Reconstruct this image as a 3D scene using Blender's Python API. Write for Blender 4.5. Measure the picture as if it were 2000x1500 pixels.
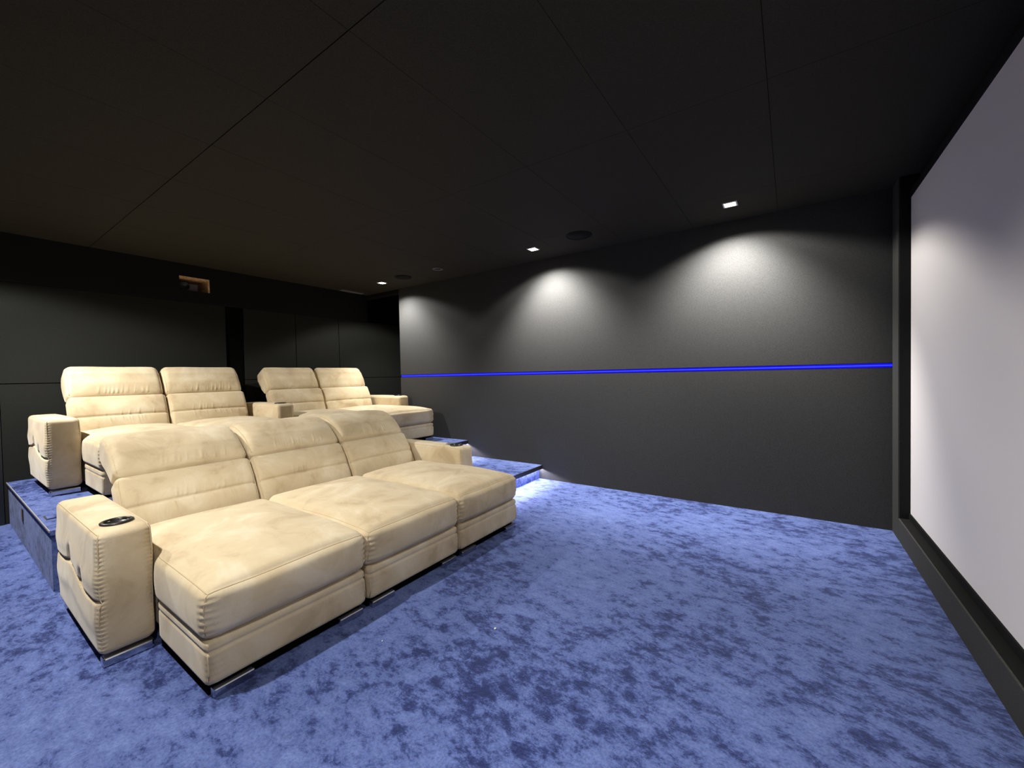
import bpy, math, random
import numpy as np
from mathutils import Matrix, Vector

for o in list(bpy.data.objects):
    bpy.data.objects.remove(o)
S = bpy.context.scene
COL = S.collection

# ------------------------------------------------------------------ camera
def build_camera():
    f, yaw, pit, rol = 791.714, math.radians(34.5071), math.radians(-1.2441), math.radians(-1.1159)
    cy, sy = math.cos(yaw), math.sin(yaw)
    F = Vector((-sy*math.cos(pit), cy*math.cos(pit), math.sin(pit)))
    R = Vector((cy, sy, 0)); U = R.cross(F)
    r = math.cos(rol)*R + math.sin(rol)*U
    u = -math.sin(rol)*R + math.cos(rol)*U
    cd = bpy.data.cameras.new('camera'); cam = bpy.data.objects.new('camera', cd)
    COL.objects.link(cam)
    m = Matrix.Identity(4)
    for i in range(3):
        m[i][0] = r[i]; m[i][1] = u[i]; m[i][2] = -F[i]
    m[2][3] = 1.25
    cam.matrix_world = m
    cd.sensor_width = 36; cd.lens = f/2000*36; cd.clip_start = .02
    S.camera = cam
build_camera()

# ------------------------------------------------------------------ world, exposure, lights
w = bpy.data.worlds.new('world'); S.world = w; w.use_nodes = True
w.node_tree.nodes['Background'].inputs[0].default_value = (.01, .01, .012, 1)
w.node_tree.nodes['Background'].inputs[1].default_value = 1
S.view_settings.view_transform = 'Standard'
S.view_settings.look = 'None'
S.view_settings.gamma = 1
S.view_settings.exposure = 0.0
S.view_settings.use_curve_mapping = False

H = 2.605
WALLY = 4.185
LEFTY = -.5
BACKX = -5.80
# x, y, tilt sideways, flood share, beam share
LAMPS = [(-4.80, 3.76, .35, .75, 1.0), (-2.28, 3.77, .40, .6, 1.8), (-.40, 3.76, .40, .75, 1.7),
         (-4.80, -.08, .60, 1.5, 1.5), (-2.28, -.08, .45, .15, 1.25), (-.40, -.08, .40, .9, 1.0)]
P_WIDE, P_CORE, LEDP = 90, 200, 15
def spot(name, loc, direction, power, half_deg, blend, color, rad=.03):
    ld = bpy.data.lights.new(name, 'SPOT'); ld.energy = power; ld.color = color
    ld.spot_size = math.radians(2*half_deg); ld.spot_blend = blend; ld.shadow_soft_size = rad
    o = bpy.data.objects.new(name, ld); COL.objects.link(o)
    o.location = loc
    o.rotation_euler = Vector(direction).to_track_quat('-Z', 'Y').to_euler()
    return o
for (lx, ly, tl, k, kc) in LAMPS:
    spot('downlight_flood', (lx, ly, H-.022), (.04, min(tl, .3)*.4, -1), P_WIDE*k, 69.5, .25, (1, .97, .925))
    spot('downlight_core', (lx, ly, H-.022), (.07 if lx < -1 else (-.05 if ly > 2 else .45), tl, -1), P_CORE*kc, 53 if ly > 2 or lx < -4 else 48, .85, (1, .97, .935))

def strip_light(x, z, y0, y1, power):
    ld = bpy.data.lights.new('nosing_light', 'AREA'); ld.shape = 'RECTANGLE'; ld.energy = power
    ld.size = y1-y0; ld.size_y = .006; ld.color = (.86, .82, 1)
    o = bpy.data.objects.new('nosing_light', ld); COL.objects.link(o); o.location = (x, (y0+y1)/2, z)
    dv = Vector((1, 0, -.42)).normalized(); yv = Vector((0, 1, 0)); zv = -dv; xv = yv; y2 = zv.cross(xv)
    o.rotation_euler = Matrix((xv, y2, zv)).transposed().to_euler()
strip_light(-3.63-.024, .3405, 2.98, 4.183, LEDP)
strip_light(-2.462-.030, .1310, 2.98, 4.183, LEDP)

# ------------------------------------------------------------------ materials
def lin(r, g, b):
    def c(v):
        v /= 255
        return v/12.92 if v <= .04045 else ((v+.055)/1.055)**2.4
    return (c(r), c(g), c(b), 1)

def mat(name, color, rough=.8, metal=0, spec=.3, emit=None, estr=0):
    m = bpy.data.materials.new(name); m.use_nodes = True
    b = m.node_tree.nodes['Principled BSDF']
    b.inputs['Base Color'].default_value = color
    b.inputs['Roughness'].default_value = rough
    b.inputs['Metallic'].default_value = metal
    b.inputs['Specular IOR Level'].default_value = spec
    if emit:
        b.inputs['Emission Color'].default_value = emit
        b.inputs['Emission Strength'].default_value = estr
    return m

def N(m, t, **kw):
    n = m.node_tree.nodes.new(t)
    for k, v in kw.items():
        if hasattr(n, k): setattr(n, k, v)
        else: n.inputs[k.replace('_', ' ')].default_value = v
    return n
def LK(m, a, b): m.node_tree.links.new(a, b)

def ramp(m, fac, stops):
    r = N(m, 'ShaderNodeValToRGB'); e = r.color_ramp.elements
    e[0].position, e[0].color = stops[0]; e[1].position, e[1].color = stops[-1]
    for p, c in stops[1:-1]:
        x = e.new(p); x.color = c
    LK(m, fac, r.inputs[0]); return r
def coords(m, scale=(1, 1, 1), rot=(0, 0, 0)):
    g = N(m, 'ShaderNodeTexCoord'); mp = N(m, 'ShaderNodeMapping')
    mp.inputs['Scale'].default_value = scale; mp.inputs['Rotation'].default_value = rot
    LK(m, g.outputs['Object'], mp.inputs[0]); return mp.outputs[0]
def bump(m, h, strength, dist, prev=None):
    b = N(m, 'ShaderNodeBump'); b.inputs['Strength'].default_value = strength
    b.inputs['Distance'].default_value = dist
    LK(m, h, b.inputs['Height'])
    if prev: LK(m, prev, b.inputs['Normal'])
    return b.outputs[0]

def velvet():
    m = mat('beige_velour', lin(214, 198, 168), .9, 0, .15)
    b = m.node_tree.nodes['Principled BSDF']
    v = coords(m)
    n1 = N(m, 'ShaderNodeTexNoise', Scale=4.0, Detail=5.0, Roughness=.6, Distortion=.5); LK(m, v, n1.inputs[0])
    r = ramp(m, n1.outputs[0], [(.36, lin(182, 163, 130)), (.46, lin(197, 179, 146)), (.53, lin(200, 183, 150)), (.66, lin(211, 197, 168))])
    LK(m, r.outputs[0], b.inputs['Base Color'])
    n2 = N(m, 'ShaderNodeTexNoise', Scale=260.0, Detail=2.0); LK(m, v, n2.inputs[0])
    n3 = N(m, 'ShaderNodeTexNoise', Scale=14.0, Detail=3.0); LK(m, v, n3.inputs[0])
    k = bump(m, n3.outputs[0], .12, .006)
    k = bump(m, n2.outputs[0], .25, .002, k)
    LK(m, k, b.inputs['Normal'])
    b.inputs['Sheen Weight'].default_value = .25
    b.inputs['Sheen Roughness'].default_value = .45
    b.inputs['Sheen Tint'].default_value = (1, .95, .85, 1)
    return m

def carpet():
    m = mat('blue_carpet', lin(98, 112, 178), .95, 0, .1)
    b = m.node_tree.nodes['Principled BSDF']
    v = coords(m, (1, 1, 1)); v2 = coords(m, (.85, 1.25, 1), (0, 0, .5))
    n1 = N(m, 'ShaderNodeTexNoise', Scale=10.5, Detail=12.0, Roughness=.80, Distortion=.15); LK(m, v2, n1.inputs[0])
    n0 = N(m, 'ShaderNodeTexNoise', Scale=1.1, Detail=3.0, Roughness=.5); LK(m, v, n0.inputs[0])
    ad = N(m, 'ShaderNodeMath', operation='MULTIPLY_ADD'); ad.inputs[1].default_value = .42; 
    LK(m, n0.outputs[0], ad.inputs[0]); LK(m, n1.outputs[0], ad.inputs[2])
    r = ramp(m, ad.outputs[0], [(.59, lin(30, 41, 90)), (.65, lin(52, 65, 118)), (.70, lin(84, 100, 156)), (.87, lin(108, 125, 180))])
    n2 = N(m, 'ShaderNodeTexNoise', Scale=95.0, Detail=3.0, Roughness=.7); LK(m, v, n2.inputs[0])
    mx = N(m, 'ShaderNodeMixRGB', blend_type='MULTIPLY'); mx.inputs[0].default_value = .85
    r2 = ramp(m, n2.outputs[0], [(.32, (.55, .56, .62, 1)), (.6, (1.05, 1.05, 1.05, 1))])
    LK(m, r.outputs[0], mx.inputs[1]); LK(m, r2.outputs[0], mx.inputs[2])
    LK(m, mx.outputs[0], b.inputs['Base Color'])
    n3 = N(m, 'ShaderNodeTexNoise', Scale=320.0, Detail=2.0); LK(m, v, n3.inputs[0])
    k = bump(m, n1.outputs[0], .35, .02)
    k = bump(m, n3.outputs[0], .6, .004, k)
    LK(m, k, b.inputs['Normal'])
    b.inputs['Sheen Weight'].default_value = .2
    b.inputs['Sheen Tint'].default_value = (.7, .78, 1, 1)
    return m

def wallfab(name, c, amp=.25):
    m = mat(name, c, .85, 0, .2)
    b = m.node_tree.nodes['Principled BSDF']
    v = coords(m)
    n = N(m, 'ShaderNodeTexNoise', Scale=240.0, Detail=2.0); LK(m, v, n.inputs[0])
    k = bump(m, n.outputs[0], amp, .002); LK(m, k, b.inputs['Normal'])
    n1 = N(m, 'ShaderNodeTexNoise', Scale=150.0, Detail=3.0, Roughness=.7); LK(m, v, n1.inputs[0])
    lo = tuple(x*.72 for x in c[:3])+(1,); hi = tuple(x*1.28 for x in c[:3])+(1,)
    r = ramp(m, n1.outputs[0], [(.3, lo), (.7, hi)]); LK(m, r.outputs[0], b.inputs['Base Color'])
    return m

def wood():
    m = mat('pine_wood', lin(190, 140, 85), .55)
    b = m.node_tree.nodes['Principled BSDF']
    v = coords(m, (2, 14, 14))
    n = N(m, 'ShaderNodeTexNoise', Scale=3.0, Detail=5.0, Distortion=1.0); LK(m, v, n.inputs[0])
    r = ramp(m, n.outputs[0], [(.3, lin(196, 146, 90)), (.7, lin(238, 204, 156))]); LK(m, r.outputs[0], b.inputs['Base Color'])
    return m

M_VEL = velvet(); M_CAR = carpet()
M_SEAM = mat('velour_seam', lin(196, 178, 144), .9, 0, .1)
M_WALL = wallfab('charcoal_wall_fabric', (.034, .034, .033, 1))
M_CEIL = wallfab('black_ceiling_fabric', (.030, .027, .018, 1))
M_BACK = wallfab('black_back_fabric', (.013, .014, .012, 1))
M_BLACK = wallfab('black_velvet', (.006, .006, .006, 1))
M_PLINTH = wallfab('plinth_fabric', (.05, .05, .045, 1))
M_GAP = mat('joint_black', (.004, .004, .004, 1), 1, 0, 0)
M_SCREEN = mat('matte_white_screen', (.84, .80, .765, 1), .95, 0, .05)
M_CHROME = mat('chrome', (.55, .55, .58, 1), .2, 1)
M_BPL = mat('black_plastic', (.012, .012, .012, 1), .3, 0, .5)
M_GPL = mat('grey_plastic', (.16, .155, .15, 1), .8, 0, .2)
M_WPL = mat('white_lamp_enamel', (.75, .74, .72, 1), .4)
M_WOOD = wood()
M_BULB = mat('glowing_lamp', (1, 1, 1, 1), .5, emit=(1, .95, .85, 1), estr=30)
M_BLUE = mat('blue_led_diffuser', (.004, .004, .05, 1), .6, emit=(.006, .003, .8, 1), estr=1.0)
M_BLUEC = mat('blue_led_core', (.01, .01, .1, 1), .6, emit=(.012, .03, 1, 1), estr=2.2)
M_WLED = mat('cool_white_led', (1, 1, 1, 1), .5, emit=(.80, .76, 1, 1), estr=90)
M_EDGE = mat('grey_edge_trim', (.28, .28, .30, 1), .5)
M_LINT = mat('white_lint', (.8, .78, .7, 1), .9)

# ------------------------------------------------------------------ mesh helpers
def mesh_obj(name, V, Fc, m, parent=None, smooth=False):
    me = bpy.data.meshes.new(name)
    me.from_pydata([tuple(map(float, v)) for v in V], [], [tuple(int(i) for i in f) for f in Fc])
    me.materials.append(m)
    if smooth: me.polygons.foreach_set('use_smooth', [True]*len(me.polygons))
    me.update()
    o = bpy.data.objects.new(name, me); COL.objects.link(o)
    if parent: o.parent = parent
    return o

def empty(name, loc=(0, 0, 0)):
    o = bpy.data.objects.new(name, None); COL.objects.link(o); o.location = loc; return o

def tag(o, label=None, cat=None, group=None, kind=None):
    if label: o['label'] = label
    if cat: o['category'] = cat
    if group: o['group'] = group
    if kind: o['kind'] = kind
    return o

BF = [(0, 3, 2, 1), (4, 5, 6, 7), (0, 1, 5, 4), (1, 2, 6, 5), (2, 3, 7, 6), (3, 0, 4, 7)]
def boxVF(x0, x1, y0, y1, z0, z1):
    return [(x0, y0, z0), (x1, y0, z0), (x1, y1, z0), (x0, y1, z0), (x0, y0, z1), (x1, y0, z1), (x1, y1, z1), (x0, y1, z1)], BF
def join(parts):
    V, Fc = [], []
    for v, f in parts:
        n = len(V); V += list(v); Fc += [tuple(i+n for i in q) for q in f]
    return V, Fc
def box(name, x0, x1, y0, y1, z0, z1, m, parent=None, bev=0):
    ox = parent.location if parent else Vector((0, 0, 0))
    V, Fc = boxVF(x0-ox[0], x1-ox[0], y0-ox[1], y1-ox[1], z0-ox[2], z1-ox[2])
    o = mesh_obj(name, V, Fc, m, parent)
    if bev:
        b = o.modifiers.new('bevel', 'BEVEL'); b.width = bev; b.segments = 2
    return o

def surf_grid(a, b, c, n):
    """surface grid of box half extents a,b,c with n=(nx,ny,nz) cells -> U coords (-1..1), faces"""
    nx, ny, nz = n; idx = {}; U = []; Fc = []
    def g(i, j, k):
        t = (i, j, k)
        if t not in idx:
            idx[t] = len(U); U.append((2*i/nx-1, 2*j/ny-1, 2*k/nz-1))
        return idx[t]
    for k, fl in ((0, 1), (nz, 0)):
        for i in range(nx):
            for j in range(ny):
                q = [g(i, j, k), g(i+1, j, k), g(i+1, j+1, k), g(i, j+1, k)]
                Fc.append(q[::-1] if fl else q)
    for j, fl in ((0, 0), (ny, 1)):
        for i in range(nx):
            for k in range(nz):
                q = [g(i, j, k), g(i+1, j, k), g(i+1, j, k+1), g(i, j, k+1)]
                Fc.append(q[::-1] if fl else q)
    for i, fl in ((0, 1), (nx, 0)):
        for j in range(ny):
            for k in range(nz):
                q = [g(i, j, k), g(i, j+1, k), g(i, j+1, k+1), g(i, j, k+1)]
                Fc.append(q[::-1] if fl else q)
    return np.array(U), Fc

def round_pts(U, a, b, c, r):
    E = np.array([a, b, c]); P = U*E
    rr = np.minimum(r, E*.98)
    q = np.clip(P, -(E-rr), E-rr); d = (P-q)/rr
    l = np.linalg.norm(d, axis=1, keepdims=True); l[l == 0] = 1
    mx = np.max(np.abs(d), axis=1, keepdims=True)
    return q + d/l*rr*np.where(mx > 0, 1, 0)

def soft(name, x0, x1, y0, y1, z0, z1, r, deform, m=None, parent=None, h=(.014, .014, .014), hole=None, loops=()):
    """rounded soft box in sofa space; deform(P,U)->P; seam tubes along U-space polylines"""
    a, b, c = (x1-x0)/2, (y1-y0)/2, (z1-z0)/2
    C = np.array([(x0+x1)/2, (y0+y1)/2, (z0+z1)/2])
    n = tuple(max(3, int(round(2*s/hh))) for s, hh in zip((a, b, c), h))
    U, Fc = surf_grid(a, b, c, n)
    def f(U):
        P = round_pts(U, a, b, c, r) + C
        return deform(P, U) if deform else P
    V = f(U)
    if hole:
        hx, hy, hr = hole; VV = V; keep = []
        for q in Fc:
            ctr = VV[q].mean(axis=0)
            if U[q, 2].min() > .99 and (ctr[0]-hx)**2+(ctr[1]-hy)**2 < hr*hr: continue
            keep.append(q)
        Fc = keep
    o = mesh_obj(name, V, Fc, m or M_VEL, parent, True)
    for lp in loops:
        pts = []
        for p0, p1 in zip(lp[:-1], lp[1:]):
            L = np.linalg.norm((np.array(p1)-np.array(p0))*np.array([a, b, c]))
            k = max(2, int(L/.02))
            for t in np.linspace(0, 1, k, endpoint=False): pts.append(np.array(p0)*(1-t)+np.array(p1)*t)
        pts.append(np.array(lp[-1]))
        tube('seam', f(np.array(pts)), .0026, M_SEAM, o)
    return o

def tube(name, P, r, m, parent=None, ns=5):
    P = np.array(P, float); V = []; Fc = []
    n = len(P)
    for i in range(n):
        t = P[min(i+1, n-1)]-P[max(i-1, 0)]; t /= (np.linalg.norm(t)+1e-9)
        a = np.cross(t, [0, 0, 1.]);
        if np.linalg.norm(a) < .2: a = np.cross(t, [1., 0, 0])
        a /= np.linalg.norm(a); b = np.cross(t, a)
        for k in range(ns):
            w = 2*math.pi*k/ns; V.append(P[i]+r*(math.cos(w)*a+math.sin(w)*b))
    for i in range(n-1):
        for k in range(ns):
            k2 = (k+1) % ns; Fc.append((i*ns+k, i*ns+k2, (i+1)*ns+k2, (i+1)*ns+k))
    Fc.append(tuple(range(ns))[::-1]); Fc.append(tuple((n-1)*ns+k for k in range(ns)))
    return mesh_obj(name, V, Fc, m, parent, True)

def lathe(name, prof, c, m, parent=None, ns=32, smooth=True):
    V = []; Fc = []
    for (r, z) in prof:
        for k in range(ns):
            w = 2*math.pi*k/ns; V.append((c[0]+r*math.cos(w), c[1]+r*math.sin(w), c[2]+z))
    for i in range(len(prof)-1):
        for k in range(ns):
            k2 = (k+1) % ns; Fc.append((i*ns+k, i*ns+k2, (i+1)*ns+k2, (i+1)*ns+k))
    Fc.append(tuple(range(ns))[::-1]); Fc.append(tuple((len(prof)-1)*ns+k for k in range(ns)))
    return mesh_obj(name, V, Fc, m, parent, smooth)

# ------------------------------------------------------------------ room shell
fl = box('floor', BACKX-.9, .72, LEFTY-.02, WALLY+.05, -.06, 0, M_CAR); tag(fl, kind='structure')
# ceiling: slab + separate fabric panels with recessed joints
ce = box('ceiling', BACKX-.2, .9, LEFTY-.1, WALLY+1.0, H+.012, H+.08, M_GAP); tag(ce, kind='structure')
xs = [.90, -.085] + [-.75-.663*k for k in range(0, 8)] + [BACKX-.02]
ys = [LEFTY, .98, 2.27, 3.56, WALLY]
for i in range(len(xs)-1):
    for j in range(len(ys)-1):
        g = .0022 if abs(ys[j]-.98) < .01 else .0011; g2 = .0022 if abs(ys[j+1]-.98) < .01 else .0011
        box('ceiling_panel', xs[i+1]+.0012, xs[i]-.0012, ys[j]+g, ys[j+1]-g2, H, H+.012, M_CEIL, ce)

# far side wall: upper and lower fabric panels either side of the light channel
PX0, PX1 = -4.955, .64
wr = box('wall_right', PX0+.001, .90, WALLY+.03, WALLY+.12, 0, H+.012, M_GAP); tag(wr, kind='structure')
LZ = 1.270
box('wall_panel', PX0, .90, WALLY, WALLY+.03, LZ+.02, H, M_WALL, wr)
box('wall_panel', PX0, .90, WALLY, WALLY+.03, 0, LZ-.02, M_WALL, wr)
box('lintel', BACKX-.05, PX0, WALLY, WALLY+.12, H-.05, H+.012, M_BLACK, wr)
# alcove beyond the end of the panelled wall
wa = box('wall_alcove', BACKX-.1, PX0+.1, WALLY+.85, WALLY+.9, 0, H, M_BACK); tag(wa, kind='structure')
box('alcove_side', PX0+.02, PX0+.08, WALLY+.12, WALLY+.85, 0, H, M_BACK, wa)
box('alcove_floor', BACKX-.1, PX0+.02, WALLY+.051, WALLY+.85, -.06, .0, M_CAR, wa)

# back wall
wb = box('wall_back', BACKX-.16, BACKX-.02, .36, WALLY+.9, 0, H, M_GAP); tag(wb, kind='structure')
# opening for niche: wall is behind; niche box sits in bulkhead depth
pn = []
def bp(y0, y1, z0, z1): box('wall_panel', BACKX-.02, BACKX, y0+.004, y1-.004, z0+.004, z1-.004, M_BACK, wb)
bp(.385, 2.165, 0, 1.26); bp(.385, 2.165, 1.26, 2.18)
for y0, y1 in ((2.365, 3.03), (3.03, 3.70), (3.70, WALLY+.85)):
    bp(y0, y1, 0, 1.26) ; bp(y0, y1, 1.26, 2.18)
# black bulkhead with the projector niche
BFX = BACKX+.06
NY0, NY1, NZ0, NZ1 = 1.695, 1.98, 2.305, 2.458
V, Fc = join([boxVF(BACKX-.02, BFX, .36, NY0, 2.18, H), boxVF(BACKX-.02, BFX, NY1, WALLY, 2.18, H),
              boxVF(BACKX-.02, BFX, NY0, NY1, 2.18, NZ0), boxVF(BACKX-.02, BFX, NY0, NY1, NZ1, H)])
bk = mesh_obj('bulkhead', V, Fc, M_BLACK, wb)
wb_me = wb.data  # cut the niche through the backing by rebuilding it from slabs
V, Fc = join([boxVF(BACKX-.16, BACKX-.02, .36, NY0-.02, 0, H), boxVF(BACKX-.16, BACKX-.02, NY1+.02, WALLY+.9, 0, H),
              boxVF(BACKX-.16, BACKX-.02, NY0-.02, NY1+.02, 0, NZ0-.02), boxVF(BACKX-.16, BACKX-.02, NY0-.02, NY1+.02, NZ1+.02, H)])
me = bpy.data.meshes.new('wall_back'); me.from_pydata(V, [], Fc); me.materials.append(M_GAP); wb.data = me
# niche lining in pine
NB = BACKX-.42
q = .011
V, Fc = join([boxVF(NB, BFX-.03, NY0, NY0+.004, NZ0, NZ1-q-.004), boxVF(NB, BFX+.006, NY1-q, NY1+.004, NZ0, NZ1-q-.004),
              boxVF(NB, BFX+.006, NY0, NY1+.004, NZ1-q-.004, NZ1+.002), boxVF(NB, BFX-.004, NY0, NY1, NZ0-.004, NZ0),
              boxVF(NB-.015, NB, NY0, NY1, NZ0, NZ1)])
mesh_obj('niche_lining', V, Fc, M_WOOD, wb)

# near side wall, behind the camera's left
wl = box('wall_left', BACKX-.9, .9, LEFTY-.1, LEFTY, 0, H+.012, M_WALL); tag(wl, kind='structure')
# doorway in the back wall, left of the panels
d1 = box('door_1', BACKX-.05, BACKX+.01, .315, .384, 0, 2.18, M_BPL); tag(d1, kind='structure')
box('door_leaf', BACKX-.90, BACKX-.86, LEFTY, .36, .0, 2.3, M_BLACK, d1)
box('door_head', BACKX-.05, BACKX+.0, LEFTY, .36, 2.18, H, M_BLACK, d1)
box('threshold', BACKX-.06, BACKX-.0, LEFTY, .315, 0, .10, M_WOOD, d1)
box('passage_side', BACKX-.9, BACKX-.16, .36, .40, 0, 2.3, M_BACK, d1)

# screen wall with fabric column and plinth
SX = .70
wf = box('wall_front', SX+.05, .9, LEFTY-.1, WALLY+.03, 0, H+.012, M_BLACK); tag(wf, kind='structure')
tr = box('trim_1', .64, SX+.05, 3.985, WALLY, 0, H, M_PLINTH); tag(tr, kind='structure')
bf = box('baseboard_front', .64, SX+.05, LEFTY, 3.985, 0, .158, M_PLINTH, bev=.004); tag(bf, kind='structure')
box('dark_cover', .648, SX+.05, LEFTY, 3.975, .158, .161, M_BLACK, bf)  # thin black sheet added to darken the plinth top
box('shade_liner', .646, SX+.05, 3.975, 3.9845, .158, H, M_BLACK, tr)  # black liner added; its colour stands in for shade on the column side
sc = empty('projection_screen', (SX, 1.85, .2))
tag(sc, 'large white projection screen with slim black velvet border on the right-hand wall', 'screen')
Y0, Y1, Z0, Z1 = LEFTY+.16, 4.025, .205, 2.445
box('screen_surface', SX+.004, SX+.02, Y0-.01, Y1+.01, Z0-.01, Z1+.01, M_SCREEN, sc)
for (a, b, c, d) in ((Y0-.05, Y1+.05, Z1, Z1+.045), (Y0-.05, Y1+.05, Z0-.045, Z0), (Y0-.05, Y0, Z0, Z1), (Y1, Y1+.05, Z0, Z1)):
    box('frame_bar', SX-.004, SX+.046, a, b, c, d, M_BLACK, sc, bev=.003)

# ------------------------------------------------------------------ platform and step
RX = -3.63
rp = empty('riser_platform', ((RX+BACKX)/2, 2.3, 0))
tag(rp, 'blue carpeted raised platform carrying the back row of seats', 'platform')
box('riser_body', BACKX, RX-.03, .412, WALLY, 0, .345, M_CAR, rp)
box('riser_top', BACKX, RX, .405, WALLY, .345, .378, M_CAR, rp, bev=.006)
box('nosing', RX, RX+.006, 2.96, WALLY, .330, .374, M_BPL, rp)
box('edge_trim', BACKX, RX, .4005, .4055, .366, .378, M_EDGE, rp)
box('led_strip', RX-.0298, RX-.0262, 2.97, WALLY-.002, .334, .3445, M_WLED, rp)
box('side_socket', -4.92, -4.86, .406, .412, .20, .29, M_BPL, rp)
st = empty('carpeted_step', (-3.05, 3.5, 0))
tag(st, 'low blue carpeted step between front sofa and charcoal wall, lit under its nosing', 'step')
box('step_body', RX-.029, -2.50, 2.99, WALLY, 0, .135, M_CAR, st)
box('step_top', RX-.0005-.028, -2.462, 2.96, WALLY, .135, .168, M_CAR, st, bev=.006)
box('nosing', -2.462, -2.456, 2.96, WALLY, .121, .166, M_BPL, st)
box('led_strip', -2.4998, -2.4955, 2.97, WALLY-.002, .124, .1345, M_WLED, st)

# ------------------------------------------------------------------ blue light line
bl = empty('blue_light_strip', ((PX0+PX1)/2, WALLY, LZ))
tag(bl, 'thin glowing blue light line running along the charcoal side wall', 'light strip')
box('channel', PX0+.002, PX1, WALLY+.018, WALLY+.0295, LZ-.019, LZ+.019, M_BPL, bl)
box('diffuser', PX0+.005, PX1, WALLY+.008, WALLY+.018, LZ-.016, LZ+.016, M_BLUE, bl)
box('light_core', PX0+.01, PX1, WALLY+.004, WALLY+.008, LZ-.004, LZ+.004, M_BLUEC, bl)

# ------------------------------------------------------------------ ceiling fittings
def downlight(x, y, label):
    t = empty('downlight', (x, y, H)); tag(t, label, 'ceiling light', 'recessed spotlights in the ceiling')
    s = .052; q = .040
    V, Fc = join([boxVF(-s, s, -s, -q, -.006, 0), boxVF(-s, s, q, s, -.006, 0), boxVF(-s, -q, -q, q, -.006, 0), boxVF(q, s, -q, q, -.006, 0)])
    o = mesh_obj('frame', V, Fc, M_WPL, t)
    b = mesh_obj('lamp', *boxVF(-q, q, -q, q, -.004, -.0005), M_BULB, t)
    return t
LBL = ['small square ceiling spotlight nearest the far corner over the back row',
       'middle square ceiling spotlight above the charcoal side wall',
       'brightest square ceiling spotlight, nearest the projection screen',
       'square ceiling spotlight near the doorway side, over the back row',
       'square ceiling spotlight over the near armrest of the front sofa',
       'square ceiling spotlight over open carpet beside the camera']
for (lx, ly, _a, _b, _c), lb in zip(LAMPS, LBL): downlight(lx, ly, lb)

def speaker(x, y, r, label):
    t = empty('ceiling_speaker', (x, y, H)); tag(t, label, 'speaker', 'round speakers in the ceiling')
    lathe('rim', [(r, 0), (r, -.006), (r-.010, -.007), (r-.012, -.002)], (0, 0, 0), M_BLACK, t)
    lathe('grille', [(r-.012, -.001), (r-.012, -.004), (.002, -.005)], (0, 0, 0), M_BLACK, t)
speaker(-4.31, 3.72, .115, 'round black ceiling speaker beside the far corner spotlight')
speaker(-1.70, 3.68, .125, 'round black ceiling speaker between the two spotlights nearer the screen')
t = empty('unlit_downlight', (-3.65, 3.71, H)); tag(t, 'small round dark unlit ceiling fitting with a thin bright rim', 'ceiling fitting')  # round downlight that is switched off
lathe('rim', [(.065, 0), (.065, -.008), (.055, -.009), (.052, -.002)], (0, 0, 0), M_GPL, t)
lathe('lens', [(.052, -.001), (.045, -.003), (.002, -.004)], (0, 0, 0), M_BPL, t)
t = empty('ceiling_vent', (-5.66, 3.86, H)); tag(t, 'narrow pale slot vent in the ceiling by the back wall', 'vent')
box('vent_frame', -5.70, -5.62, 3.66, 4.05, H-.006, H, M_GPL, t)
for k in range(3): box('slat', -5.695+.026*k, -5.683+.026*k, 3.67, 4.04, H-.010, H-.006, M_GPL, t)

# projector inside the niche
pj = empty('projector', (BACKX-.16, 1.82, NZ0)); tag(pj, 'grey projector inside a small pine-lined opening high in the black back wall', 'projector')
V, Fc = boxVF(-.22, .12, -.118, .085, .001, .100)
o = mesh_obj('housing', V, Fc, M_GPL, pj); b = o.modifiers.new('bevel', 'BEVEL'); b.width = .012; b.segments = 3
V = []; Fc = []; ns = 28
for k_, (xx, rr) in enumerate(((.12, .052), (.165, .052), (.168, .044), (.150, .040), (.150, .001))):
    for k in range(ns):
        w_ = 2*math.pi*k/ns; V.append((xx, -.062+rr*math.cos(w_), .056+rr*math.sin(w_)*.92))
for i in range(4):
    for k in range(ns):
        k2 = (k+1) % ns; Fc.append((i*ns+k, i*ns+k2, (i+1)*ns+k2, (i+1)*ns+k))
mesh_obj('lens', V, Fc, M_BPL, pj, True)

# ------------------------------------------------------------------ sofas
rng = np.random.RandomState(7)
def gauss(d, s): return np.exp(-(d/s)**2)

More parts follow.
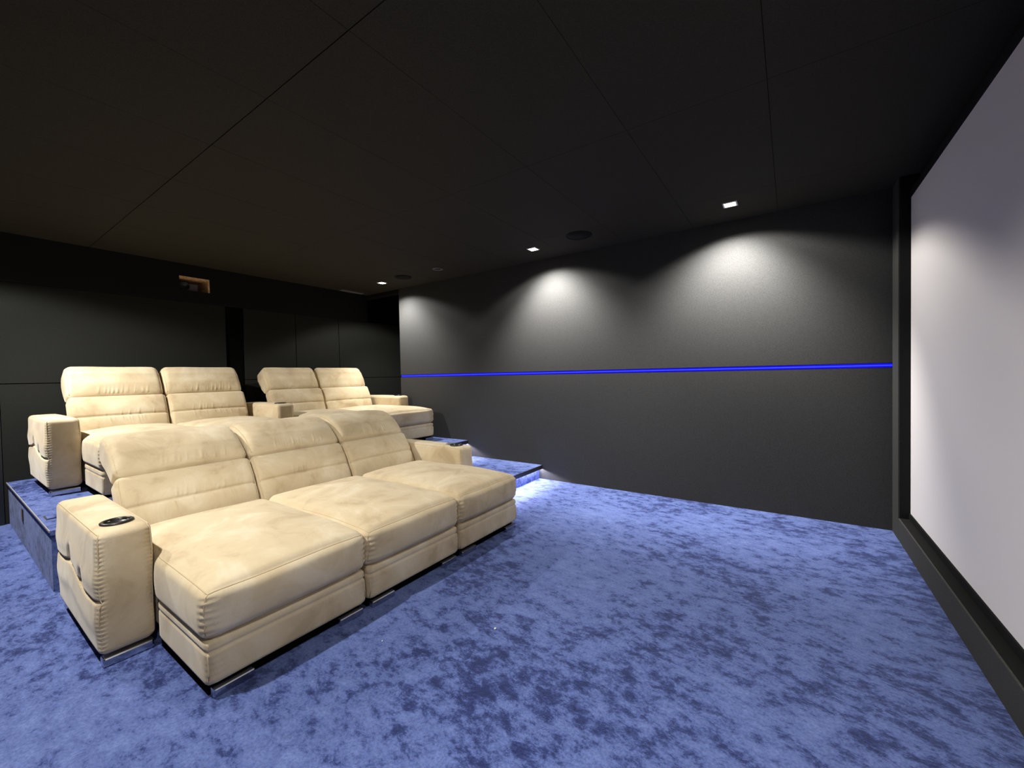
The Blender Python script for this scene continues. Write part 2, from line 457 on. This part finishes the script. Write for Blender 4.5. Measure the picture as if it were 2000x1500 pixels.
def make_cushion(parent, x0, x1, y0, y1, z0, z1, seed, lt=None, rt=None, xnotch=None):
    """chaise cushion; lt/rt = how far front tongue widens beyond y0/y1 in front of xnotch"""
    r_ = np.random.RandomState(seed); ph = r_.rand(6)*6.28
    def d(P, U):
        P = P.copy(); ux, uy, uz = U.T
        top = np.clip((uz+.2)/1.2, 0, 1)
        crown = .046*(1-np.abs(ux)**3.2)*(1-np.abs(uy)**2.4)
        P[:, 2] += crown*top
        P[:, 2] += -.012*np.clip(ux, 0, 1)**6*top
        # soft bulging faces
        P[:, 0] += .024*np.clip(ux, 0, 1)**8*(1-uz**2)*(1-uy**4)
        wy = .010*(1-uz**2)*np.abs(uy)**8*np.sign(uy)
        P[:, 1] += wy
        # broad undulation
        P[:, 2] += top*.0035*np.sin(P[:, 0]*9+ph[0]+1.3*np.sin(P[:, 1]*7+ph[1]))*np.sin(P[:, 1]*8+ph[2])
        # tongue widening in front of the arm
        if xnotch is not None:
            s = 1/(1+np.exp(-(P[:, 0]-xnotch)/.012))
            if lt: P[:, 1] -= lt*s*np.clip(-uy*1.0, 0, 1)**4
            if rt: P[:, 1] += rt*s*np.clip(uy*1.0, 0, 1)**4
        # puckers on the front vertical corners
        e = np.hypot((1-ux)*(x1-x0)/2, (1-np.abs(uy))*(y1-y0)/2)
        rip = .0022*np.sin(P[:, 2]*2*math.pi/.026+ph[3])*gauss(e, .030)*(1-np.clip(uz, 0, 1)**4)
        P[:, 0] += rip; P[:, 1] += rip*np.sign(uy)
        # underside tucks in
        lo = np.clip(-uz-.55, 0, 1)/.45
        P[:, 0] -= .012*lo*np.clip(ux, 0, 1)**10
        return P
    loops = [[(-.2, -1, 1), (1, -1, 1), (1, 1, 1), (-.2, 1, 1)], [(1, -1, 1), (1, -1, -.7)], [(1, 1, 1), (1, 1, -.7)]]
    return soft('seat_cushion', x0, x1, y0, y1, z0, z1, .046, d, parent=parent, h=(.015, .015, .0065), loops=loops)

def make_base(parent, x0, x1, y0, y1, z0, z1, lt=0, rt=0, xnotch=None):
    zs = z1-.045
    def d(P, U):
        P = P.copy(); ux, uy, uz = U.T
        e = gauss(P[:, 2]-zs, .006)
        P[:, 0] -= .0055*e*np.clip(ux, 0, 1)**20
        P[:, 1] -= .0055*e*np.abs(uy)**20*np.sign(uy)
        P[:, 0] += .006*np.clip(ux, 0, 1)**20*(1-uz**2)
        if xnotch is not None:
            s = 1/(1+np.exp(-(P[:, 0]-xnotch)/.012))
            P[:, 1] += s*(rt*np.clip(uy, 0, 1)**4-lt*np.clip(-uy, 0, 1)**4)
        c = np.hypot((1-ux)*(x1-x0)/2, (1-np.abs(uy))*(y1-y0)/2)
        P[:, 0] += .0016*np.sin(P[:, 2]*2*math.pi/.024)*gauss(c, .025)
        return P
    o = soft('seat_base', x0, x1, y0, y1, z0, z1, .022, d, parent=parent, h=(.03, .03, .006),
             loops=[[(1, -1, .45), (1, -1, -.9)], [(1, 1, .45), (1, 1, -.9)]])
    return o

def make_arm(parent, x0, x1, y0, y1, z0, z1, outer, cup=True, seed=1, lid=False, seat_z=.45):
    r_ = np.random.RandomState(seed); ph = r_.rand(4)*6.28
    L = x1
    kx = np.array([-1.0, -.62, -.50, -.40, -.30, -.18, -.06, .02]); kz = np.array([.315, .345, .37, .355, .325, .300, .292, .298])
    def d(P, U):
        P = P.copy(); ux, uy, uz = U.T
        dx = P[:, 0]-L; zz = P[:, 2]-z0+.05
        so = np.clip(uy*outer, 0, 1)**14     # outer side weight
        zs = np.interp(dx, kx, kz)
        amp = .013*gauss(zz-zs, .0075)
        fold = 0
        for xp in (-.50, -.26):
            fold = fold + .020*gauss(dx-xp-.25*(zz-zs), .022)*gauss(np.clip(zz-zs-.015, -9, 9), .055)*(zz > zs-.01)
        bul = .012*(1-uz**2)*(1-ux**4)+.006*gauss(zz-zs-.09, .05)+.006*gauss(zz-zs+.09, .06)
        P[:, 1] += outer*so*(bul-amp-fold)
        si = np.clip(-uy*outer, 0, 1)**14
        P[:, 1] -= outer*si*.004*(1-uz**2)
        P[:, 0] += .010*np.clip(ux, 0, 1)**14*(1-uz**2)
        P[:, 2] += .007*np.clip(uz, 0, 1)**6*(1-ux**2)*(1-uy**2)
        e = np.hypot((1-ux)*(x1-x0)/2, (1-np.abs(uy))*(y1-y0)/2)
        rip = .0018*np.sin(P[:, 2]*2*math.pi/.019+ph[0])*gauss(e, .017)*(np.abs(uz) < .93)
        P[:, 0] += rip; P[:, 1] += rip*np.sign(uy)*.7
        P[:, 1] += .003*np.sin(P[:, 2]*15+ph[1])*np.sin(P[:, 0]*11+ph[2])*si
        return P
    cx, cyy = x1-.12, (y0+y1)/2
    o = soft('armrest', x0, x1, y0, y1, z0, z1, .032, d, parent=parent, h=(.013, .011, .006),
             hole=(cx, cyy, .046) if cup else None,
             loops=[[(-.95, -1, 1), (1, -1, 1), (1, -1, -.95)], [(-.95, 1, 1), (1, 1, 1), (1, 1, -.95)]])
    if cup:
        lathe('cup_holder', [(.060, -.004), (.060, .004), (.056, .0065), (.047, .006), (.045, .0), (.044, -.085), (.001, -.087)],
              (cx, cyy, z1+.005), M_BPL, o, 40)
        if lid:
            V, Fc = boxVF(cx-.105, cx-.05, cyy-.035, cyy+.045, z1+.0115, z1+.016)
            q = mesh_obj('cup_lid', V, Fc, M_GPL, o); b = q.modifiers.new('bevel', 'BEVEL'); b.width = .004; b.segments = 2
    f = box('foot', x1-.055, x1-.002, y0+.01, y1-.005, z0-.05, z0-.008, M_CHROME, o, bev=.008)
    f2 = box('foot', x0+.06, x0+.10, y0+.03, y1-.03, z0-.05, z0+.01, M_BPL, o)
    return o

def curve_pts(ctrl, n=60):
    ctrl = np.array(ctrl, float); t = np.linspace(0, len(ctrl)-1, n)
    # catmull-rom
    P = np.vstack([2*ctrl[0]-ctrl[1], ctrl, 2*ctrl[-1]-ctrl[-2]]); out = []
    for v in t:
        i = min(int(v), len(ctrl)-2); f = v-i; p0, p1, p2, p3 = P[i], P[i+1], P[i+2], P[i+3]
        out.append(.5*((2*p1)+(-p0+p2)*f+(2*p0-5*p1+4*p2-p3)*f*f+(-p0+3*p1-3*p2+p3)*f**3))
    return np.array(out)

def make_pad(name, parent, ctrl, thick, y0, y1, r, seed, seams=(), wrk=(), puff=.012, taper=0.0):
    """upholstered pad swept along an (x,z) centre line; local box z = along curve, x = thickness (front +)"""
    C = curve_pts(ctrl); seg = np.linalg.norm(np.diff(C, axis=0), axis=1); s = np.concatenate([[0], np.cumsum(seg)]); Ltot = s[-1]
    T = np.gradient(C, axis=0); T /= np.linalg.norm(T, axis=1, keepdims=True)
    Nn = np.stack([T[:, 1], -T[:, 0]], 1)
    th = np.interp(np.linspace(0, 1, 60), np.linspace(0, 1, len(thick)), thick)
    r_ = np.random.RandomState(seed)
    wr = [(s0, side, r_.uniform(.25, .85, n)*(y1-y0)+y0, r_.uniform(.4, 1, n), r_.uniform(.02, .05, n)) for (s0, side, n) in wrk]
    ph = r_.rand(3)*6.28
    half = max(thick)
    def d(P, U):
        ux, uy, uz = U.T
        sv = P[:, 2]; q = s/Ltot
        uu = np.clip(sv/Ltot, 0, 1)
        t = P[:, 0]/half*np.interp(uu, np.linspace(0, 1, 60), th)
        front = np.clip(ux, 0, 1)**6
        off = puff*(1-uy**4)*front*np.sin(math.pi*np.clip(uu, .02, .98))**.5
        for s0 in seams:
            off = off-.010*gauss(sv-s0*Ltot, .007)*front*(np.abs(uy) < .985) - .006*gauss(sv-s0*Ltot, .03)*front
        for s0, side, yy, am, ln in wr:
            for yk, ak, lk in zip(yy, am, ln):
                dd = (sv-s0*Ltot)*side
                off = off+front*.0038*ak*gauss(P[:, 1]-yk-.15*dd, .0048)*np.clip(dd/.01, 0, 1)*gauss(dd-.015, lk)
        off = off+front*.003*np.sin(P[:, 1]*13+ph[0])*np.sin(sv*20+ph[1])
        e = np.hypot((1-np.abs(uy))*(y1-y0)/2, (1-ux)*half)
        off = off+.0014*np.sin(sv*2*math.pi/.021+ph[2])*gauss(e, .016)
        t = t+off
        cx = np.interp(uu, q, C[:, 0]); cz = np.interp(uu, q, C[:, 1])
        nx = np.interp(uu, q, Nn[:, 0]); nz = np.interp(uu, q, Nn[:, 1])
        out = P.copy()
        out[:, 0] = cx+nx*t; out[:, 2] = cz+nz*t
        # push both ends past the curve ends a little so they stay rounded
        out[:, 1] = P[:, 1] - taper*uy*np.clip(uz, 0, 1)**2
        return out
    loops = [[(1, -1, -.9), (1, -1, .9)], [(1, 1, -.9), (1, 1, .9)]]
    return soft(name, -half, half, y0, y1, 0, Ltot, r, d, parent=parent, h=(.014, .0052, .0075), loops=loops)

def backs(parent, y0, y1, body, bth, head, hth, seed, headname='headrest'):
    o = make_pad('backrest', parent, body, bth, y0, y1, .035, seed, seams=(.52,), wrk=((.52, 1, 9), (.52, -1, 9), (1.0, -1, 0)), puff=.020)
    hd = make_pad(headname, o, head, hth, y0+.002, y1-.002, .050, seed+50, wrk=((.06, 1, 20),), puff=.018, taper=.014)
    return o

def shell(parent, x0, x1, y0, y1, z0, z1):
    def d(P, U):
        P = P.copy(); ux, uy, uz = U.T
        P[:, 0] -= .09*(uz*.5+.5)
        P[:, 2] += .003*np.sin(P[:, 1]*90)*np.clip(uz, 0, 1)**8
        return P
    return soft('back_shell', x0, x1, y0, y1, z0, z1, .03, d, parent=parent, h=(.02, .02, .02))

def feet(base, x, y0, y1, z):
    for a, b in ((y0+.025, y0+.175), (y1-.155, y1-.02)):
        box('foot', x-.045, x-.008, a, b, z, z+.036, M_CHROME, base, bev=.006)
    V, Fc = boxVF(x-.6, x-.05, y0+.02, y1-.02, z+.0, z+.055)
    mesh_obj('plinth', V, Fc, M_GAP, base)

def make_sofa(name, label, zf, X, seats, arms, body, bth, head, hth, seed):
    t = empty(name); tag(t, label, 'sofa', 'cinema sofas in rows')
    # X = chaise front; arms end .61 behind it
    for i, (y0, y1, lt, rt) in enumerate(seats):
        b = make_base(t, X-1.20, X-.008, y0+.004, y1-.004, zf+.050, zf+.235, lt, rt, X-.60)
        feet(b, X, y0-lt, y1+rt, zf)
        make_cushion(t, X-1.13, X, y0, y1, zf+.222, zf+.447, seed+i, lt, rt, X-.595)
        shell(t, X-1.42, X-1.22, y0+.01, y1-.01, zf+.03, zf+.53)
    for i, (y0, y1) in enumerate(backs_of[name]):
        backs(t, y0, y1, body, bth, head, hth, seed+20+i)
    for i, (y0, y1, outer, cup, lid) in enumerate(arms):
        make_arm(t, X-1.52, X-.615, y0, y1, zf+.050, zf+.598, outer, cup, seed+40+i, lid)
    return t

backs_of = {'front_sofa': [(.610, 1.318), (1.326, 2.038), (2.048, 2.735)],
            'rear_sofa': [(.735, 1.432), (1.442, 2.165), (2.448, 3.130), (3.142, 3.880)]}
FS = make_sofa('front_sofa', 'long beige three-seat velour recliner sofa standing on the main carpet in front', 0, -1.862,
    [(.618, 1.312, .030, 0), (1.324, 2.040, 0, 0), (2.052, 2.725, 0, .03)],
    [(.402, .592, -1, True, False), (2.745, 2.925, 1, True, True)],
    [(-3.08, .30), (-3.135, .43), (-3.19, .54), (-3.268, .672)], [.075, .08, .08, .07],
    [(-3.245, .665), (-3.34, .735), (-3.46, .795), (-3.64, .830)], [.055, .085, .100, .085], 3)
RS = make_sofa('rear_sofa', 'long beige four-seat velour sofa with middle armrest, up on the blue platform', .378, -4.10,
    [(.735, 1.432, .02, 0), (1.442, 2.200, 0, 0), (2.438, 3.138, 0, 0), (3.148, 3.920, 0, .11)],
    [(.525, .712, -1, False, False), (2.235, 2.420, -1, True, False), (3.935, 4.120, 1, True, False)],
    [(-5.29, .70), (-5.325, .86), (-5.37, .99), (-5.425, 1.105)], [.075, .08, .08, .07],
    [(-5.435, 1.085), (-5.50, 1.165), (-5.575, 1.255), (-5.645, 1.375)], [.055, .105, .125, .10], 90)

# ------------------------------------------------------------------ small things
t = empty('floor_box', (-4.0, .47, .378)); tag(t, 'small flat black floor outlet on the blue platform beside the rear sofa', 'outlet')
V, Fc = join([boxVF(-.06, .06, -.045, .045, 0, .003)]); mesh_obj('plate', V, Fc, M_BPL, t)
mesh_obj('cover', *boxVF(-.052, .052, -.037, .037, .003, .005), M_CAR, t)
for (x, y, r, lb) in ((-1.205, 1.565, .006, 'tiny pale crumb on open blue carpet right of the front sofa'),
                      (-1.60, 1.20, .004, 'tiny white speck on carpet just in front of the front sofa gap')):
    t = lathe('lint', [(r*.5, 0), (r, r*.4), (r*.7, r), (r*.1, r*1.3)], (x, y, 0), M_LINT, None, 8); tag(t, lb, 'lint')
